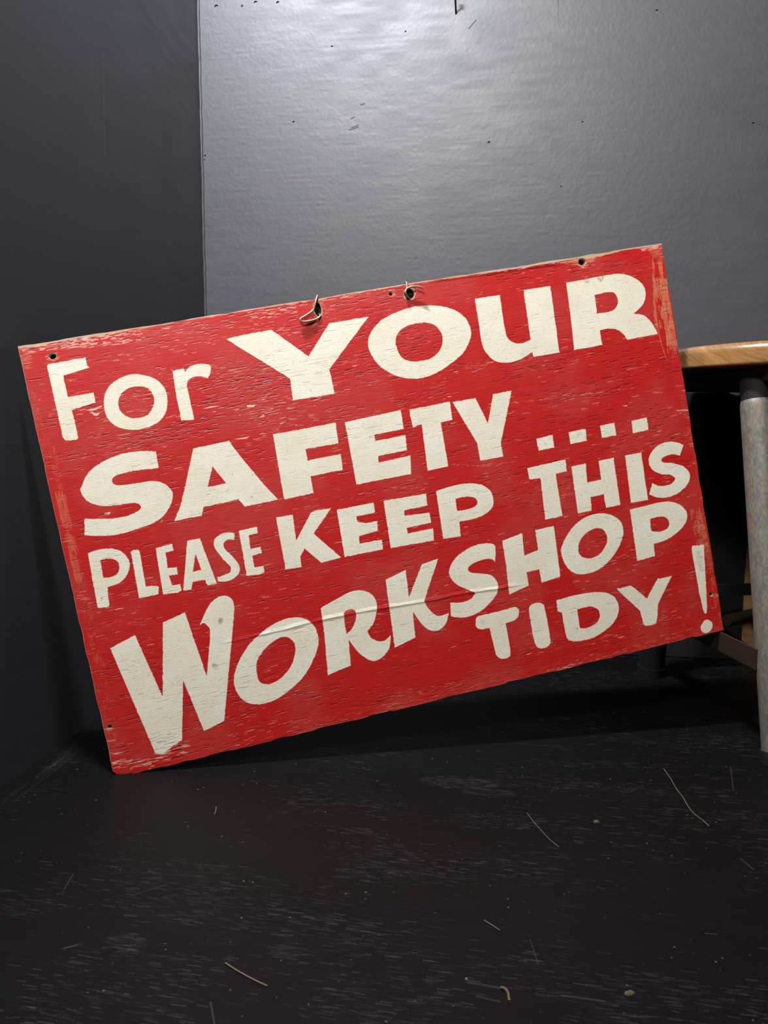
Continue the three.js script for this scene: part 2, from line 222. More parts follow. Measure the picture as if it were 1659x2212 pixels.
function signTextures() {
  const layer = () => { const c = canvasOf(TXW, TXH), g = c.getContext('2d'); g.fillStyle = '#000'; g.fillRect(0, 0, TXW, TXH); g.lineCap = 'round'; g.lineJoin = 'round'; return g; };
  const lm = layer(); lm.fillStyle = '#fff';
  for (const [crop, ...paths] of LETTERS) { lm.beginPath(); for (const p of paths) tracePath(lm, crop, p); lm.fill('evenodd'); }
  const cr = layer(), fl = layer(), wr = layer(), di = layer();     // cracks, flaked primer, bare wood wear, dirt
  const bell = (x, y, cx, cy, rx, ry) => Math.exp(-(((x - cx) / rx) ** 2) - ((y - cy) / ry) ** 2);
  // checks in the veneer: short dark splits along the grain
  const inv = (x, y) => { const w = SIGN0.clone().addScaledVector(SU, x / TXS).addScaledVector(SV, SH - y / TXS).project(camera); return [(w.x + 1) / 2 * IW, (1 - w.y) / 2 * IH]; };
  const dash = (g, x, y, len, w, col) => { g.strokeStyle = col; g.lineWidth = w; g.beginPath(); g.moveTo(x, y); let yy = y; const n = Math.max(1, Math.round(len / 12)); for (let k = 1; k <= n; k++) { yy += rr(-1.1, 1.1); g.lineTo(x + len * k / n, yy); } g.stroke(); };
  for (let i = 0; i < 15000; i++) {
    const x = rnd() * TXW, y = rnd() * TXH, [px, py] = inv(x, y);
    let w = 0.22 + 0.75 * bell(px, py, 380, 920, 260, 70) + 0.6 * bell(px, py, 620, 800, 380, 120) + 0.45 * bell(px, py, 900, 860, 380, 60) + 0.4 * bell(px, py, 1080, 620, 320, 50) + 0.4 * bell(px, py, 1250, 800, 260, 60) + 0.45 * bell(px, py, 560, 1290, 260, 60) + 0.45 * bell(px, py, 330, 1500, 220, 170) + 0.35 * bell(px, py, 700, 1540, 300, 60) + 0.3 * bell(px, py, 1150, 1000, 300, 80);
    w *= smooth(0.34, 0.62, fbm(x / 330, y / 34, 81, 3));
    if (rnd() > w) continue;
    const a = Math.round(255 * rr(0.25, 1)); dash(cr, x, y, rr(7, 34), rr(0.8, 2.1), `rgb(${a},${a},${a})`);
  }
  // small flakes down to the pale primer
  for (let i = 0; i < 24000; i++) {
    const x = rnd() * TXW, y = rnd() * TXH, [px, py] = inv(x, y);
    let w = 0.16 + 0.5 * bell(px, py, 480, 880, 260, 70) + 0.35 * bell(px, py, 640, 840, 330, 90) + 0.45 * bell(px, py, 560, 700, 240, 50) + 0.3 * bell(px, py, 220, 850, 200, 90) + 0.5 * bell(px, py, 200, 730, 140, 26) + 0.3 * bell(px, py, 1050, 800, 260, 60) + 0.3 * bell(px, py, 330, 1320, 160, 60) + 0.35 * bell(px, py, 420, 1600, 250, 50) + 0.35 * bell(px, py, 1350, 1400, 180, 40) + 0.28 * bell(px, py, 900, 1500, 300, 50) + 0.3 * bell(px, py, 1500, 900, 40, 200);
    w *= smooth(0.36, 0.66, fbm(x / 240 + 40, y / 40, 91, 3));
    if (rnd() > w) continue;
    const a = Math.round(255 * rr(0.18, 0.75) * (rnd() < 0.12 ? 1.3 : 1)); dash(fl, x, y, rr(4, 24), rr(0.7, 2.0), `rgb(${Math.min(255, a)},0,0)`);
  }
  // larger bare flakes seen singly in the photograph
  const blob = (g, pts, col) => { g.fillStyle = col; g.beginPath(); pts.forEach((p, i) => { const q = onCanvas(...p); i ? g.lineTo(...q) : g.moveTo(...q); }); g.closePath(); g.fill(); };
  blob(fl, [[184, 886], [206, 880], [222, 875], [218, 881], [196, 887]], '#e00'); blob(fl, [[192, 893], [200, 889], [206, 893], [217, 891], [210, 898], [203, 897], [199, 892]], '#f00');
  blob(fl, [[436, 883], [455, 877], [479, 876], [460, 880], [448, 882]], '#d00'); blob(fl, [[533, 875], [552, 873], [548, 879], [534, 880]], '#e00'); blob(fl, [[562, 899], [570, 894], [572, 900], [560, 902]], '#a00'); blob(fl, [[505, 948], [540, 942], [532, 948], [512, 949]], '#c00');
  blob(fl, [[1342, 876], [1355, 875], [1353, 878]], '#e00'); blob(fl, [[1460, 886], [1486, 884], [1486, 887], [1462, 888]], '#b00'); blob(fl, [[225, 1108], [240, 1105], [236, 1111], [227, 1111]], '#f00'); blob(fl, [[350, 1642], [372, 1636], [366, 1642]], '#c00'); blob(fl, [[385, 1614], [410, 1606], [400, 1612]], '#b00');
  blob(fl, [[241, 1646], [262, 1640], [252, 1648], [244, 1652]], '#c00'); blob(fl, [[240, 1627], [270, 1623], [250, 1629]], '#c00'); blob(fl, [[345, 1128], [352, 1120], [351, 1128]], '#700');
  const flakes = (x0, y0, x1, y1, spread, n, w0, w1) => { for (let i = 0; i < n; i++) { const t = rnd(), p = onCanvas(mix(x0, x1, t), mix(y0, y1, t) + Math.abs(rr(-1, 1)) * spread), v = Math.round(255 * rr(0.45, 1)); dash(fl, p[0], p[1], rr(5, 22), rr(w0, w1), `rgb(${v},0,0)`); } };
  flakes(42, 752, 150, 735, 16, 60, 1, 3.2); flakes(150, 733, 300, 711, 26, 110, 1, 3.4); flakes(530, 668, 640, 652, 26, 60, 1, 2.6); flakes(640, 652, 840, 620, 10, 40, 0.8, 2); flakes(1010, 592, 1240, 556, 8, 70, 1, 2.4); flakes(1380, 534, 1430, 526, 10, 60, 0.8, 2.6);
  flakes(330, 1612, 400, 1596, 36, 46, 1, 3); flakes(245, 1640, 330, 1640, 22, 50, 1, 2.6); flakes(1180, 1448, 1300, 1420, 10, 40, 0.8, 2);
  for (let i = 0; i < 26; i++) { const p = onCanvas(rr(322, 388), rr(1585, 1622)), a = 255; dash(cr, p[0], p[1], rr(10, 34), rr(1, 2.6), `rgb(${a},${a},${a})`); }
  for (const [x0, y0, x1, y1] of [[1103, 871, 1372, 838], [94, 1037, 146, 1026], [150, 1276, 185, 1279], [1424, 773, 1464, 771], [1380, 742, 1442, 736], [1466, 893, 1488, 892], [640, 1180, 645, 1165], [900, 1000, 1060, 1008], [1040, 1005, 1110, 998]]) { const a = onCanvas(x0, y0), b = onCanvas(x1, y1), n = Math.round(Math.hypot(b[0] - a[0], b[1] - a[1]) / 16); for (let k = 0; k < n; k++) if (rnd() < 0.75) dash(fl, mix(a[0], b[0], k / n), mix(a[1], b[1], k / n) + rr(-1, 1), rr(8, 20), rr(0.7, 1.5), '#b00'); }
  // rubbed strips where the paint is worn to the wood: strokes follow the board's edge
  const rub = (quad, n, w0, w1, len, al) => { for (let i = 0; i < n; i++) { const s = rnd(), t = rnd(), x = mix(mix(quad[0], quad[2], t), mix(quad[4], quad[6], t), s), y = mix(mix(quad[1], quad[3], t), mix(quad[5], quad[7], t), s), p = onCanvas(x, y), q = rr(0.2, 1) * len, v = Math.round(255 * al * rr(0.45, 1)); if (fbm(p[0] / 14, p[1] / 20, 131, 2) < 0.4) continue; wr.strokeStyle = `rgb(${v},${v},${v})`; wr.lineWidth = rr(w0, w1); wr.beginPath(); wr.moveTo(p[0], p[1]); wr.lineTo(p[0] + rr(-1.5, 1.5), p[1] + q); wr.stroke(); } };
  rub([1407, 560, 1412, 700, 1428, 555, 1436, 690], 420, 0.8, 2.4, 46, 0.95); rub([1424, 600, 1440, 745, 1438, 600, 1461, 735], 520, 0.8, 2.6, 46, 1); rub([1408, 640, 1414, 690, 1412, 640, 1418, 690], 14, 1, 2, 60, 0.9);
  { const a = [[1414, 680], [1423, 720], [1430, 750], [1440, 778]]; wr.strokeStyle = '#ccc'; wr.lineWidth = 2.4; wr.beginPath(); a.forEach((p, i) => { const q = onCanvas(...p); i ? wr.lineTo(...q) : wr.moveTo(...q); }); wr.stroke(); }
  rub([118, 1060, 163, 1250, 140, 1060, 178, 1260], 620, 0.8, 2.2, 34, 0.72); rub([128, 1090, 158, 1200, 146, 1085, 164, 1190], 200, 0.8, 2.4, 30, 0.7); rub([100, 950, 205, 1440, 116, 950, 226, 1440], 520, 0.6, 1.6, 22, 0.5); rub([45, 800, 100, 1010, 62, 800, 122, 1010], 260, 0.6, 1.4, 14, 0.4); rub([200, 1440, 240, 1630, 226, 1440, 262, 1630], 220, 0.6, 1.4, 16, 0.42);
  rub([1488, 1100, 1504, 1175, 1512, 1095, 1532, 1180], 380, 0.8, 3, 14, 0.7); rub([1505, 1130, 1514, 1175, 1520, 1130, 1530, 1180], 140, 0.8, 2.6, 16, 0.85); rub([1520, 1180, 1545, 1310, 1532, 1180, 1558, 1340], 320, 0.6, 1.6, 10, 0.6); rub([1466, 850, 1490, 960, 1484, 850, 1503, 960], 320, 0.6, 1.5, 14, 0.52);
  for (let i = 0; i < 900; i++) { const t = rnd(), p = onCanvas(mix(640, 1562, t), mix(1587, 1362, t) - Math.abs(rr(-1, 1) * rr(2, 34))), v = Math.round(255 * rr(0.1, 0.5)); dash(wr, p[0], p[1], rr(6, 34), rr(0.6, 1.5), `rgb(${v},${v},${v})`); }
  for (let i = 0; i < 240; i++) { const t = rnd(), p = onCanvas(mix(1415, 1432, t) + rr(-22, 0), mix(530, 560, t)), v = Math.round(255 * rr(0.2, 0.7)); dash(wr, p[0], p[1], rr(5, 18), rr(0.7, 1.8), `rgb(${v},${v},${v})`); }
  for (let i = 0; i < 130; i++) { const p = onCanvas(rr(38, 62), rr(748, 800)), v = Math.round(255 * rr(0.2, 0.8)); dash(wr, p[0], p[1], rr(4, 14), rr(0.7, 2), `rgb(${v},${v},${v})`); }
  // split wood round the nail holes
  for (const [hx, hy, rx, ry, n, sp] of [[110, 771, 12, 9, 60, 16], [686, 672, 16, 20, 60, 12], [844, 637, 7, 6, 26, 10], [884, 636, 13, 14, 60, 10], [1235, 563, 40, 9, 160, 26], [1257, 568, 12, 12, 80, 10], [1546, 1286, 12, 4, 40, 14], [232, 1574, 10, 3, 30, 12]]) for (let i = 0; i < n; i++) { const a = rnd() * 6.283, q = Math.sqrt(rnd()), p = onCanvas(hx + Math.cos(a) * q * rx, hy + Math.sin(a) * q * ry), v = Math.round(255 * rr(0.4, 1)); dash(wr, p[0], p[1], rr(3, sp), rr(1, 3), `rgb(${v},${v},${v})`); }
  // dirt: specks and thumb marks
  for (let i = 0; i < 900; i++) { const v = Math.round(255 * rr(0.15, 0.75)); di.fillStyle = `rgb(${v},0,0)`; di.beginPath(); di.ellipse(rnd() * TXW, rnd() * TXH, rr(0.7, 2.4), rr(0.7, 1.8), rr(0, 3), 0, 7); di.fill(); }
  const smear = (px, py, rx, ry, n, al) => { const [cx, cy] = onCanvas(px, py); for (let i = 0; i < n; i++) { const a = rnd() * 6.283, q = Math.sqrt(rnd()), v = Math.round(255 * al * rr(0.3, 1)); di.fillStyle = `rgba(255,0,0,${v / 255})`; di.beginPath(); di.ellipse(cx + Math.cos(a) * q * rx, cy + Math.sin(a) * q * ry, rr(1, 5), rr(1, 3), rr(0, 3), 0, 7); di.fill(); } };
  smear(1268, 607, 10, 10, 30, 0.35); smear(1297, 601, 9, 12, 34, 0.4); smear(1243, 597, 8, 6, 16, 0.35); smear(465, 1438, 9, 9, 30, 0.35); smear(477, 1341, 7, 10, 40, 0.4); smear(1512, 1210, 12, 40, 110, 0.14); smear(795, 925, 22, 26, 60, 0.1); smear(385, 1480, 26, 26, 60, 0.1); smear(705, 790, 40, 40, 90, 0.07); smear(905, 900, 20, 30, 60, 0.08); smear(1041, 1344, 8, 8, 24, 0.12); smear(1178, 960, 8, 8, 16, 0.14); smear(1248, 940, 8, 8, 12, 0.16);
  for (const [px, py, r] of [[753, 926, 2.6], [352, 1475, 2], [374, 1478, 2], [220, 1292, 3], [619, 1217, 2.2], [727, 1343, 2], [1178, 1222, 1.6], [1246, 1358, 3], [1287, 845, 2], [671, 843, 2.2], [545, 1026, 2], [544, 1073, 2.6], [502, 1025, 2], [345, 1437, 2]]) { const q = onCanvas(px, py); di.fillStyle = '#c00'; di.beginPath(); di.ellipse(q[0], q[1], r, r * 0.8, 0.4, 0, 7); di.fill(); }

  const get = (g) => g.getImageData(0, 0, TXW, TXH).data, L = get(lm), C = get(cr), F = get(fl), Wd = get(wr), D = get(di);
  const col = canvasOf(TXW, TXH), cg = col.getContext('2d'), ci = cg.createImageData(TXW, TXH), bmp = canvasOf(TXW, TXH), bg = bmp.getContext('2d'), bi = bg.createImageData(TXW, TXH);
  for (let y = 0; y < TXH; y++) for (let x = 0; x < TXW; x++) {
    const i = 4 * (y * TXW + x);
    const jx = Math.round(1.5 * (noise(x / 9, y / 9, 101) - 0.5) + 0.9 * (noise(x / 2.6, y / 2.6, 102) - 0.5)), jy = Math.round(1.5 * (noise(x / 9, y / 9, 103) - 0.5) + 0.9 * (noise(x / 2.6, y / 2.6, 104) - 0.5));
    const xs = Math.min(TXW - 1, Math.max(0, x + jx)), ys = Math.min(TXH - 1, Math.max(0, y + jy));
    const l = L[4 * (ys * TXW + xs)] / 255, c = C[i] / 255, f = F[i] / 255, w = Wd[i] / 255, d = D[i] / 255;
    const fibre = fbm(x / 26, y / 2.2, 111, 2), cloud = fbm(x / 150, y / 150, 112, 3), fine = noise(x / 1.7, y / 1.7, 113), mott = fbm(x / 46, y / 30, 114, 2);
    // red enamel, faded in patches
    const fade = clamp01(smooth(0.4, 0.68, cloud) * 0.7 + 0.35 * smooth(0.5, 0.8, mott) * smooth(0.35, 0.7, fibre) + 0.14 * (fine - 0.5));
    let r = mix(186, 184, fade), g = mix(22, 52, fade), b = mix(17, 46, fade);
    const kf = 0.93 + 0.14 * fibre; r *= kf; g *= kf; b *= kf;
    // cream letters
    if (l > 0) {
      const sp = 1 - 0.05 * (1 - fine) * smooth(0.5, 0.8, fbm(x / 9, y / 9, 121, 2)), tone = fbm(x / 90, y / 70, 122, 3);
      const lr = mix(236, 226, tone) * sp, lg = mix(233, 219, tone) * sp, lb = mix(216, 191, tone) * sp;
      r = mix(r, lr, l); g = mix(g, lg, l); b = mix(b, lb, l);
    }
    const fk = f * (1 - 0.75 * l); r = mix(r, 226, fk); g = mix(g, 196, fk); b = mix(b, 176, fk);
    const wk = w * (1 - 0.9 * l) * (0.75 + 0.35 * fibre); r = mix(r, 206, wk); g = mix(g, 148, wk); b = mix(b, 104, wk);
    const ck = c * (l > 0.5 ? (c > 0.75 ? 0.34 : 0.1) : 0.62); r = mix(r, l > 0.5 ? 120 : 70, ck); g = mix(g, l > 0.5 ? 112 : 14, ck); b = mix(b, l > 0.5 ? 96 : 12, ck);
    const dk = d * (l > 0.5 ? 0.62 : 0.3); r = mix(r, 104, dk); g = mix(g, 88, dk); b = mix(b, 62, dk);
    ci.data[i] = r; ci.data[i + 1] = g; ci.data[i + 2] = b; ci.data[i + 3] = 255;
    const h = 150 + 22 * l * (0.8 + 0.4 * fine) - c * (l > 0.5 ? 26 : 95) - 30 * fk - 26 * wk + 20 * (fibre - 0.5) * (l > 0.5 ? 0.4 : 1) + 12 * (fine - 0.5) + 20 * (mott - 0.5);
    bi.data[i] = bi.data[i + 1] = bi.data[i + 2] = h; bi.data[i + 3] = 255;
  }
  cg.putImageData(ci, 0, 0); bg.putImageData(bi, 0, 0);
  const map = new THREE.CanvasTexture(col); map.colorSpace = THREE.SRGBColorSpace; map.anisotropy = 8;
  const bump = new THREE.CanvasTexture(bmp);
  return { map, bump };
}
const st = signTextures();
const signPaint = new THREE.MeshPhysicalMaterial({ map: st.map, roughness: 0.5, bumpMap: st.bump, bumpScale: 0.0011 });
const plyTex = textureFrom(512, 512, (x, y) => { const n = fbm(x / 60, y / 5, 141, 3), m = fbm(x / 22, y / 22, 142, 3), gy = smooth(0.5, 0.72, m); return [mix(200, 178, n) * mix(1, 0.94, gy), mix(180, 146, n) * mix(1, 1, gy), mix(150, 108, n) * mix(1, 1.2, gy)]; }, true, true);
const plywood = new THREE.MeshStandardMaterial({ map: plyTex, roughness: 0.85 });

// ---------------------------------------------------------------- the red sign
{
  const sign = thing('painted_sign', 'red wooden workshop sign with hand painted cream lettering, tilted against the stool', 'sign');
  sign.matrixAutoUpdate = true;
  const m4 = new THREE.Matrix4().makeBasis(SU, SV, SN); sign.quaternion.setFromRotationMatrix(m4); sign.position.copy(SIGN0);
  // outline with a chipped lower corner; peel(t) is how far the paint stands back from each edge
  function outline(bottom, right, top, left) {
    const p = [], N = 260, corner = 0.0075;
    for (let i = 0; i <= N; i++) { const x = SW * i / N; const yb = bottom(x); p.push([x, Math.max(yb, corner * 1.3 - x * 1.0)]); }
    for (let i = 1; i < 170; i++) { const y = SH * i / 170; p.push([SW - right(y), y]); }
    for (let i = N; i >= 0; i--) { const x = SW * i / N; p.push([x, SH - top(x)]); }
    for (let i = 169; i >= 1; i--) { const y = SH * i / 170; if (y > corner * 1.6) p.push([left(y), y]); }
    const pts = p.map(([x, y]) => new THREE.Vector2(Math.min(SW, Math.max(x, left(Math.min(SH, Math.max(0, y))))), y));
    return pts.filter((q, i) => i === 0 || q.distanceTo(pts[i - 1]) > 1e-5);
  }
  const e1 = (s, k, a) => (t) => a * smooth(0.35, 0.9, noise(t * k, s, 151)) + a * 0.3 * noise(t * k * 4, s, 152);
  const boardOutline = outline(e1(1, 60, 0.0011), e1(2, 60, 0.0008), e1(3, 50, 0.0008), e1(4, 50, 0.0008));
  const xs = (px, py) => onSign(px, py)[0];
  const peelTop = (x) => {
    const seg = [[0, 2.2], [0.03, 3], [0.06, 1.6], [0.1, 3.2], [0.16, 1.4], [0.3, 1], [0.36, 1.8], [0.44, 0.9], [0.52, 1.3], [0.555, 2.4], [0.58, 3.4], [0.62, 3.6], [0.65, 5.4], [0.685, 7], [0.715, 5], [0.74, 2.6], [0.765, 1.6], [0.785, 3.4], [0.8, 2.2]];
    let k = 1; while (k < seg.length - 1 && seg[k][0] < x) k++;
    const t = clamp01((x - seg[k - 1][0]) / (seg[k][0] - seg[k - 1][0])), base = mix(seg[k - 1][1], seg[k][1], t) * 0.001;
    return 0.0003 + base * (0.25 + 1.15 * fbm(x * 90, 2, 161, 3)) + 0.0006 * noise(x * 420, 5, 162);
  };
  const paintOutline = outline((x) => 0.0003 + 1.1 * e1(1, 60, 0.0011)(x), (y) => 0.0002 + 1.1 * e1(2, 60, 0.0008)(y), (x) => Math.max(peelTop(x), 0.0003 + e1(3, 50, 0.0008)(x)), (y) => 0.0004 + 1.2 * e1(4, 50, 0.0008)(y));
  const withHoles = (pts, grow) => {
    const s = new THREE.Shape(pts);
    HOLES.forEach(([px, py, rx, ry], j) => { const [cx, cy] = onSign(px, py), k = 0.00060, h = []; for (let a = 0; a < 18; a++) { const q = a / 18 * Math.PI * 2, w = 1 + grow * (0.15 + 0.9 * noise(a * 0.9, j * 7, 171)); h.push(new THREE.Vector2(cx + Math.cos(q) * rx * k * w, cy + Math.sin(q) * ry * k * w)); } s.holes.push(new THREE.Path(h)); });
    return s;
  };
  const bgm = new THREE.ExtrudeGeometry(withHoles(boardOutline, 0), { depth: 0.0065, bevelEnabled: false }); bgm.translate(0, 0, -0.0065);
  part('board', planarUV(bgm, (x, y, z) => [x / 0.2, (y + z) / 0.2]), plywood, sign).userData.label = 'bare pale plywood board behind the paint';
  const backG = new THREE.ExtrudeGeometry(new THREE.Shape(boardOutline), { depth: 0.002, bevelEnabled: false }); backG.translate(0, 0, -0.0085);
  part('hole_shade_back', backG, new THREE.MeshStandardMaterial({ color: 0x2a2019, roughness: 0.9 }), sign).userData.label = 'back of the board, coloured dark for the shade inside the holes';  // added sheet closing the holes; its dark colour stands for their shade
  const fg = new THREE.ExtrudeGeometry(withHoles(paintOutline, 0.35), { depth: 0.0005, bevelEnabled: false });
  part('painted_face', planarUV(fg, (x, y) => [x / SW, y / SH]), signPaint, sign).userData.label = 'cracked red paint reading For YOUR SAFETY PLEASE KEEP THIS WORKSHOP TIDY';
  // veneer lifted along a split below the middle of WORKSHOP
  {
    const pts = SPLIT.map((p) => onSign(...p)), curve = new THREE.CatmullRomCurve3(pts.map(([x, y]) => new THREE.Vector3(x, y, 0))), n = 120, pos = [], idx = [];
    for (let i = 0; i <= n; i++) {
      const t = i / n, p = curve.getPoint(t), k = Math.min(1, t * 9, (1 - t) * 9), h = 0.0005 + k * (0.00035 + 0.0005 * noise(t * 26, 1, 181)), jag = 0.0006 * (noise(t * 60, 4, 182) - 0.5), wdt = 0.0032 + 0.0016 * noise(t * 14, 2, 183);
      pos.push(p.x, p.y + jag + wdt, 0.00052, p.x, p.y + jag + wdt * 0.3, mix(0.0005, h, 0.75), p.x, p.y + jag, h, p.x, p.y + jag + 0.0004, 0.0003);
      if (i) for (let q = 0; q < 3; q++) { const a = 4 * (i - 1) + q, b = 4 * i + q; idx.push(a, a + 1, b, b, a + 1, b + 1); }
    }
    const g = new THREE.BufferGeometry(); g.setAttribute('position', new THREE.Float32BufferAttribute(pos, 3)); g.setIndex(idx); const ng = g.toNonIndexed(); ng.computeVertexNormals();
    part('lifted_veneer', planarUV(ng, (x, y) => [x / SW, y / SH]), signPaint, sign).userData.label = 'long lip of veneer lifted along a split across WORKSHOP';
  }
  // two rusty twists of hanging wire
  const wireMat = new THREE.MeshStandardMaterial({ color: 0x9c8d7b, roughness: 0.45, metalness: 0.55 });
  const w = (px, py, z) => { const [x, y] = onSign(px, py); return new THREE.Vector3(x, y, z); };
  const w1 = [w(688, 672, -0.013), w(688, 652, -0.014), w(687, 641, -0.009), w(686, 638, -0.002), w(682, 651, 0.0028), w(676, 671, 0.003), w(662, 682, 0.0042), w(648, 692, 0.005), w(651, 696, 0.005), w(672, 694, 0.004), w(687, 688, 0.0025), w(692, 682, 0.001), w(690, 676, -0.006), w(688, 672, -0.012)];
  part('hanging_wire', tube(w1, 0.0013, 8, 140), wireMat, sign).userData.label = 'bent rusty wire loop through the hole above the Y';
  const w2 = [w(884, 634, -0.014), w(880, 616, -0.014), w(878, 608, -0.006), w(878, 612, 0.001), w(878, 624, 0.003), w(874, 632, 0.005), w(877, 640, 0.004), w(883, 644, 0.001), w(884, 640, -0.006)];
  part('hanging_wire', tube(w2, 0.0013, 8, 110), wireMat, sign).userData.label = 'short rusty wire twist in the hole above the O';
  const w3 = [w(875, 634, 0.002), w(876, 629, 0.004), w(880, 624, 0.005), w(888, 621.5, 0.006), w(898, 621.5, 0.0065), w(906, 623, 0.007), w(912, 625.5, 0.007)];
  part('hanging_wire', tube(w3, 0.0012, 8, 60), wireMat, sign).userData.label = 'loose end of rusty wire standing off the board';
}

// ---------------------------------------------------------------- nail in the back wall
{
  const steel = new THREE.MeshStandardMaterial({ color: 0x1d1a1a, roughness: 0.55, metalness: 0.7 });
  const b = onBack(985, 33), g = thing('wall_nail', 'long dark nail driven into the grey wall above the sign', 'nail', [b.x, b.y, 0]);
  part('shank', rod(new THREE.Vector3(0, 0, -0.003), new THREE.Vector3(-0.001, 0.036, 0.03), 0.0016, 0.0016, 10), steel, g);
  part('head', rod(new THREE.Vector3(-0.001, 0.036, 0.03), new THREE.Vector3(-0.001, 0.0372, 0.031), 0.0042, 0.0042, 16), steel, g);
}

// ---------------------------------------------------------------- stool
{
  const A = new THREE.Vector3(-0.294, 0, -0.956).normalize(), B = new THREE.Vector3(0.956, 0, -0.294).normalize(), C = new THREE.Vector3(0.992, 0, 0.248), R = 0.226, TOP = 0.515;
  const stool = thing('work_stool', 'round wooden stool on worn grey tube legs, behind the red sign', 'stool', [C.x, 0, C.z]);
  const L = (a, b, y) => new THREE.Vector3().addScaledVector(A, a).addScaledVector(B, b).setY(y);
  const woodTex = textureFrom(1024, 512, (x, y) => { const ring = fbm(x / 120, y / 7, 201, 3), m = fbm(x / 30, y / 30, 202, 3), p = noise(x / 9, y / 2, 203), k = 0.82 + 0.3 * m - 0.16 * smooth(0.62, 0.85, p); return [mix(166, 138, ring) * k, mix(126, 96, ring) * k, mix(78, 52, ring) * k]; }, true, true);
  const wood = new THREE.MeshPhysicalMaterial({ map: woodTex, roughness: 0.3, clearcoat: 0.5, clearcoatRoughness: 0.25 });
  const black = new THREE.MeshStandardMaterial({ color: 0x0a0908, roughness: 0.75, metalness: 0.1 });
  const legTex = textureFrom(256, 1024, (x, y) => { const n = fbm(x / 7, y / 22, 211, 4), m = fbm(x / 12 + 7, y / 44, 212, 4), s = noise(x / 2, y / 7, 213), wv = smooth(0.4, 0.7, n), st = smooth(0.4, 0.72, m), k = 0.82 + 0.3 * s; return [mix(mix(102, 118, wv), 116, st) * k, mix(mix(103, 116, wv), 107, st) * k, mix(mix(97, 105, wv), 88, st) * k]; }, true, true);
  const legPaint = new THREE.MeshStandardMaterial({ map: legTex, roughness: 0.52, metalness: 0.25 });
  const rusty = new THREE.MeshStandardMaterial({ color: 0x382b22, roughness: 0.5, metalness: 0.4 });
  const pr = [], th = 0.029, q = 0.011; pr.push([0.0001, TOP - th], [R - 0.004, TOP - th]);
  for (let i = 0; i <= 5; i++) { const t = i / 5 * Math.PI / 2; pr.push([R - 0.004 + 0.004 * Math.sin(t), TOP - th + 0.004 - 0.004 * Math.cos(t)]); }
  for (let i = 0; i <= 10; i++) { const t = i / 10 * Math.PI / 2; pr.push([R - q + q * Math.cos(t), TOP - q + q * Math.sin(t)]); }
  pr.push([0.0001, TOP + 0.0]);
  const seatG = new THREE.LatheGeometry(pr.map((v) => new THREE.Vector2(...v)), 96);
  part('seat', planarUV(seatG, (x, y, z) => [(x * 0.9 + y * 0.4) / 0.4, (z + y * 1.3) / 0.2]), wood, stool).userData.label = 'varnished round wooden seat with a rounded edge';
  const plate = part('mounting_plate', new RoundedBoxGeometry(0.31, 0.02, 0.3, 3, 0.004).rotateY(Math.atan2(B.z, B.x) * -1).translate(0, TOP - th - 0.0101, 0), black, stool); plate.userData.label = 'black metal plate under the seat';
  for (const [a, b] of [[-0.1, -0.06], [-0.1, 0.06], [0.1, -0.06], [0.1, 0.06]]) { const p = L(a, b, TOP - th - 0.02); part('bolt', rod(p, p.clone().setY(p.y - 0.006), 0.006, 0.006, 6), black, plate); }
  const legs = [[-0.112, -0.15, -0.204, -0.157], [-0.112, 0.15, -0.204, 0.157], [0.115, -0.14, 0.15, -0.14], [0.115, 0.14, 0.15, 0.14]];
  const at = (k, y) => { const [a0, b0, a1, b1] = legs[k], t = (0.446 - y) / 0.446; return L(mix(a0, a1, t), mix(b0, b1, t), y); };
  legs.forEach((_, k) => {
    const up = at(k, 0.446), lo = at(k, 0.012), d = up.clone().sub(lo).normalize(), prof = [], r = 0.0205, len = up.distanceTo(lo);
    prof.push([0.0001, 0], [r, 0], [r, len - 0.012]); for (let i = 1; i <= 6; i++) { const t = i / 6 * Math.PI / 2; prof.push([r - 0.005 + 0.005 * Math.cos(t), len - 0.012 + 0.012 * Math.sin(t)]); } prof.push([0.0001, len]);
    const g = new THREE.LatheGeometry(prof.map((v) => new THREE.Vector2(...v)), 32); const guv = g.attributes.uv; for (let i = 0; i < guv.count; i++) guv.setXY(i, guv.getX(i), g.attributes.position.getY(i) / 0.5);
    g.applyQuaternion(new THREE.Quaternion().setFromUnitVectors(new THREE.Vector3(0, 1, 0), d)); g.translate(lo.x, lo.y, lo.z);
    const leg = part('leg', g, k < 2 ? legPaint : black, stool); leg.userData.label = k < 2 ? 'grey tube leg with worn and stained paint' : 'tube leg at the back, coloured black to look shaded';  // back legs get black as painted shade, front legs keep the grey
    const nk = at(k, 0.472); part('neck', rod(up.clone().addScaledVector(d, -0.004), nk, 0.019, 0.0195, 24), black, leg);
    part('foot', rod(at(k, 0.0), at(k, 0.016), 0.0215, 0.0222, 24), black, leg);
  });
  const strap = (a, b, h, t) => { const d = b.clone().sub(a), g = new RoundedBoxGeometry(d.length(), h, t, 2, 0.0008); g.rotateY(-Math.atan2(d.z, d.x)); g.translate((a.x + b.x) / 2, a.y - h / 2, (a.z + b.z) / 2); return g; };
  const out = (k, y, o) => { const p = at(k, y), s = Math.sign(legs[k][1]); return p.addScaledVector(B, s * o); };
  for (const [k0, k1, n] of [[0, 2, 'left'], [1, 3, 'right']]) {
    const a = out(k0, 0.137, 0.021), b = out(k1, 0.137, 0.021), s = Math.sign(legs[k0][1]);
    const br = part('brace', strap(a, b, 0.027, 0.0035), rusty, stool); br.userData.label = 'flat rusty metal brace joining two legs';
    // folded flange, tapering to nothing at the front leg
    const d = b.clone().sub(a), sh = new THREE.Shape([new THREE.Vector2(d.length() * 0.05, 0), new THREE.Vector2(d.length() * 0.95, 0), new THREE.Vector2(d.length() * 0.95, 0.02), new THREE.Vector2(d.length() * 0.5, 0.02)]);
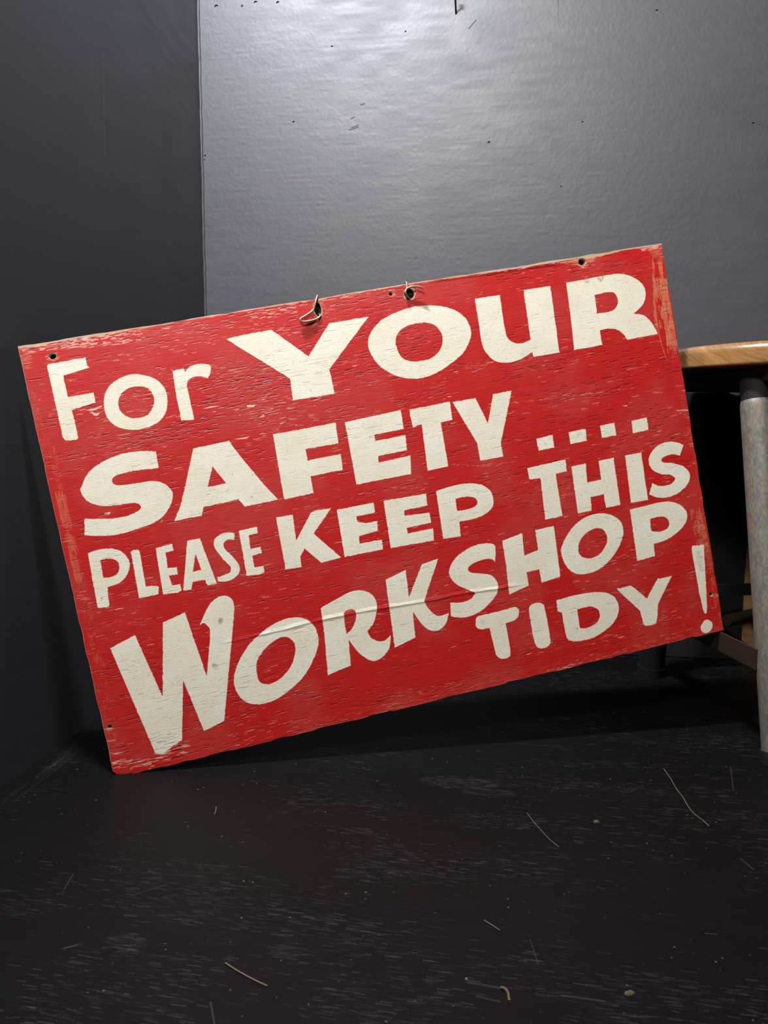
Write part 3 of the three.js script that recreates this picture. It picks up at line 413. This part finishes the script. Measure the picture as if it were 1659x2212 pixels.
    const fg = new THREE.ExtrudeGeometry(sh, { depth: 0.0025, bevelEnabled: false }); fg.rotateX(-Math.PI / 2); if (s > 0) fg.scale(1, 1, 1); else fg.scale(1, 1, -1); fg.rotateY(-Math.atan2(d.z, d.x)); fg.translate(a.x, 0.1345, a.z);
    part('flange', fg, rusty, br);
  }
  part('brace', strap(at(2, 0.152), at(3, 0.152), 0.02, 0.004), black, stool).userData.label = 'black flat brace between the back legs';
  part('rung', rod(L(-0.035, -0.128, 0.137), L(0.075, 0.128, 0.140), 0.0085, 0.0085, 16), rusty, stool).userData.label = 'round metal rung';
}

// ---------------------------------------------------------------- slatted wooden panel on the wall side of the stool
{
  const tex = textureFrom(512, 512, (x, y) => { const n = fbm(x / 90, y / 9, 221, 3), m = fbm(x / 40, y / 40, 222, 3), kx = (x - 44) / 13, ky = (y - 150) / 20, kn = Math.exp(-(kx * kx + ky * ky)), k = 0.85 + 0.3 * m; return [mix(mix(176, 150, n) * k, 40, kn), mix(mix(142, 112, n) * k, 26, kn), mix(mix(96, 70, n) * k, 18, kn)]; }, true, true);
  const wood = new THREE.MeshStandardMaterial({ map: tex, roughness: 0.75 });
  const p = thing('slatted_panel', 'panel of pale wooden planks against the wall behind the stool', 'panel', [0.989, 0, 0]);
  for (const [y0, y1] of [[0, 0.203], [0.208, 0.33]]) part('plank', planarUV(box(0, 0.36, y0, y1, 0.006, 0.016), (x, yy) => [x / 0.3, yy / 0.2]), wood, p);
  part('batten', box(0.1, 0.13, 0.01, 0.32, 0.0005, 0.006), wood, p); part('batten', box(0.28, 0.31, 0.01, 0.32, 0.0005, 0.006), wood, p);
}

// ---------------------------------------------------------------- added black board, darkens the wall between the sign and the stool leg
{
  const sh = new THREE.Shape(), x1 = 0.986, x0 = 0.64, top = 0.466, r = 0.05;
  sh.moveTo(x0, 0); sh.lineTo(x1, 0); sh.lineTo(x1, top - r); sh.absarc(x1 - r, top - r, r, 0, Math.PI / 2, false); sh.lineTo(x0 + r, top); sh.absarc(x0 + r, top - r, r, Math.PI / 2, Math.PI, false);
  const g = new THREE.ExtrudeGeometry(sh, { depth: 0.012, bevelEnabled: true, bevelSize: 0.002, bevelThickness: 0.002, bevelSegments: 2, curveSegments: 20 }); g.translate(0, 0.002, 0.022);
  single('added_shade_board', g, new THREE.MeshStandardMaterial({ color: new THREE.Color().setRGB(0.004, 0.0036, 0.0036), roughness: 0.85 }), 'added black board with rounded top corners, fills the dark area against the wall behind the stool', 'board');
}

// ---------------------------------------------------------------- litter on the floor
{
  const straw = new THREE.MeshStandardMaterial({ color: 0x5a4b34, roughness: 0.8 }), pale = new THREE.MeshStandardMaterial({ color: 0x464340, roughness: 0.8 }), crumb = new THREE.MeshStandardMaterial({ color: 0x54452f, roughness: 0.9 });
  const stalk = (pts, r, mat, label, name = 'straw') => single(name, tube(pts.map(([x, y]) => onFloor(x, y, r)), r, 6, 30), mat, label, 'straw');
  stalk([[487, 2080], [505, 2092], [520, 2101], [540, 2112], [560, 2122], [578, 2130]], 0.0007, straw, 'tan bent straw lying on the bare floor, shortest and thickest of the straws');
  stalk([[1434, 1661], [1448, 1681], [1462, 1705], [1475, 1722], [1488, 1744], [1502, 1760], [1518, 1772], [1532, 1785]], 0.00055, straw, 'long thin pale straw on the floor in front of the stool');
  stalk([[1138, 1756], [1155, 1778], [1170, 1795], [1188, 1814], [1208, 1830]], 0.0005, pale, 'thin grey straw in the floor grain below the word TIDY');
  stalk([[1046, 1988], [1062, 1998], [1080, 2010]], 0.0006, pale, 'very short grey bristle lying on the floor');
  stalk([[467, 1742], [466, 1752], [463, 1760]], 0.0006, straw, 'tiny tan splinter below the letter W of the sign');
  const flake = (px, py, rx, ry, rot, label) => { const g = new THREE.IcosahedronGeometry(1, 2), p = g.attributes.position; for (let i = 0; i < p.count; i++) { const k = 0.65 + 0.7 * noise(p.getX(i) * 2 + px, p.getY(i) * 2 + p.getZ(i) * 3, 231); p.setXYZ(i, p.getX(i) * k * rx, Math.max(-0.2, p.getY(i) * k) * 0.0022, p.getZ(i) * k * ry); } g.computeVertexNormals(); g.rotateY(rot); const q = onFloor(px, py); g.translate(q.x, 0.00045, q.z); single('debris_flake', g, crumb, label, 'debris'); };
  single('wood_shaving', tube([[1081, 2133], [1088, 2134], [1094, 2139], [1098, 2147], [1099, 2155], [1101, 2163]].map(([x, y]) => onFloor(x, y, 0.0011)), 0.0011, 6, 30), crumb, 'curved tan wood shaving on the black floor', 'shaving');
  flake(1360, 2148, 0.0038, 0.002, 0.3, 'small ragged tan crumb on the black floor');
  flake(1288, 1777, 0.0026, 0.0016, 0.2, 'tiny yellow crumb beside the thin grey straw');
}

// ---------------------------------------------------------------- lamps (above and behind the frame)
function stripLamp(o, label) {
  const body = new THREE.MeshStandardMaterial({ color: 0x2a2a2c, roughness: 0.5 }), glow = new THREE.MeshStandardMaterial({ color: 0xffffff, emissive: o.color, emissiveIntensity: 6, roughness: 0.6 });
  const l = thing('strip_lamp', label, 'lamp', [o.x, o.y, o.z]), head = new THREE.Group(); head.name = 'lamp_head'; head.rotation.x = o.tilt * Math.PI / 180; l.add(head);
  part('housing', box(-o.length / 2 - 0.01, o.length / 2 + 0.01, 0.004, 0.04, -o.width / 2 - 0.008, o.width / 2 + 0.008), body, head);
  part('diffuser', box(-o.length / 2, o.length / 2, 0, 0.004, -o.width / 2, o.width / 2), glow, head);
  if (CEILING - o.y > 0.08) for (const s of [-0.4, 0.4]) part('suspension_rod', rod(new THREE.Vector3(s * o.length, 0.02, 0.02 * Math.sin(o.tilt * Math.PI / 180)), new THREE.Vector3(s * o.length, CEILING - o.y, 0), 0.003, 0.003, 8), body, l);
  const a = new THREE.RectAreaLight(o.color, o.intensity, o.length, o.width); a.position.set(0, -0.002, 0); a.rotation.x = -Math.PI / 2; a.castShadow = true; a.name = 'lamp_light'; head.add(a);
}
stripLamp(LAMP, 'slim strip lamp hung from the ceiling above the red sign');
stripLamp(FILL, 'broad lamp hung from the ceiling away from the walls');

renderer.render(scene, camera);
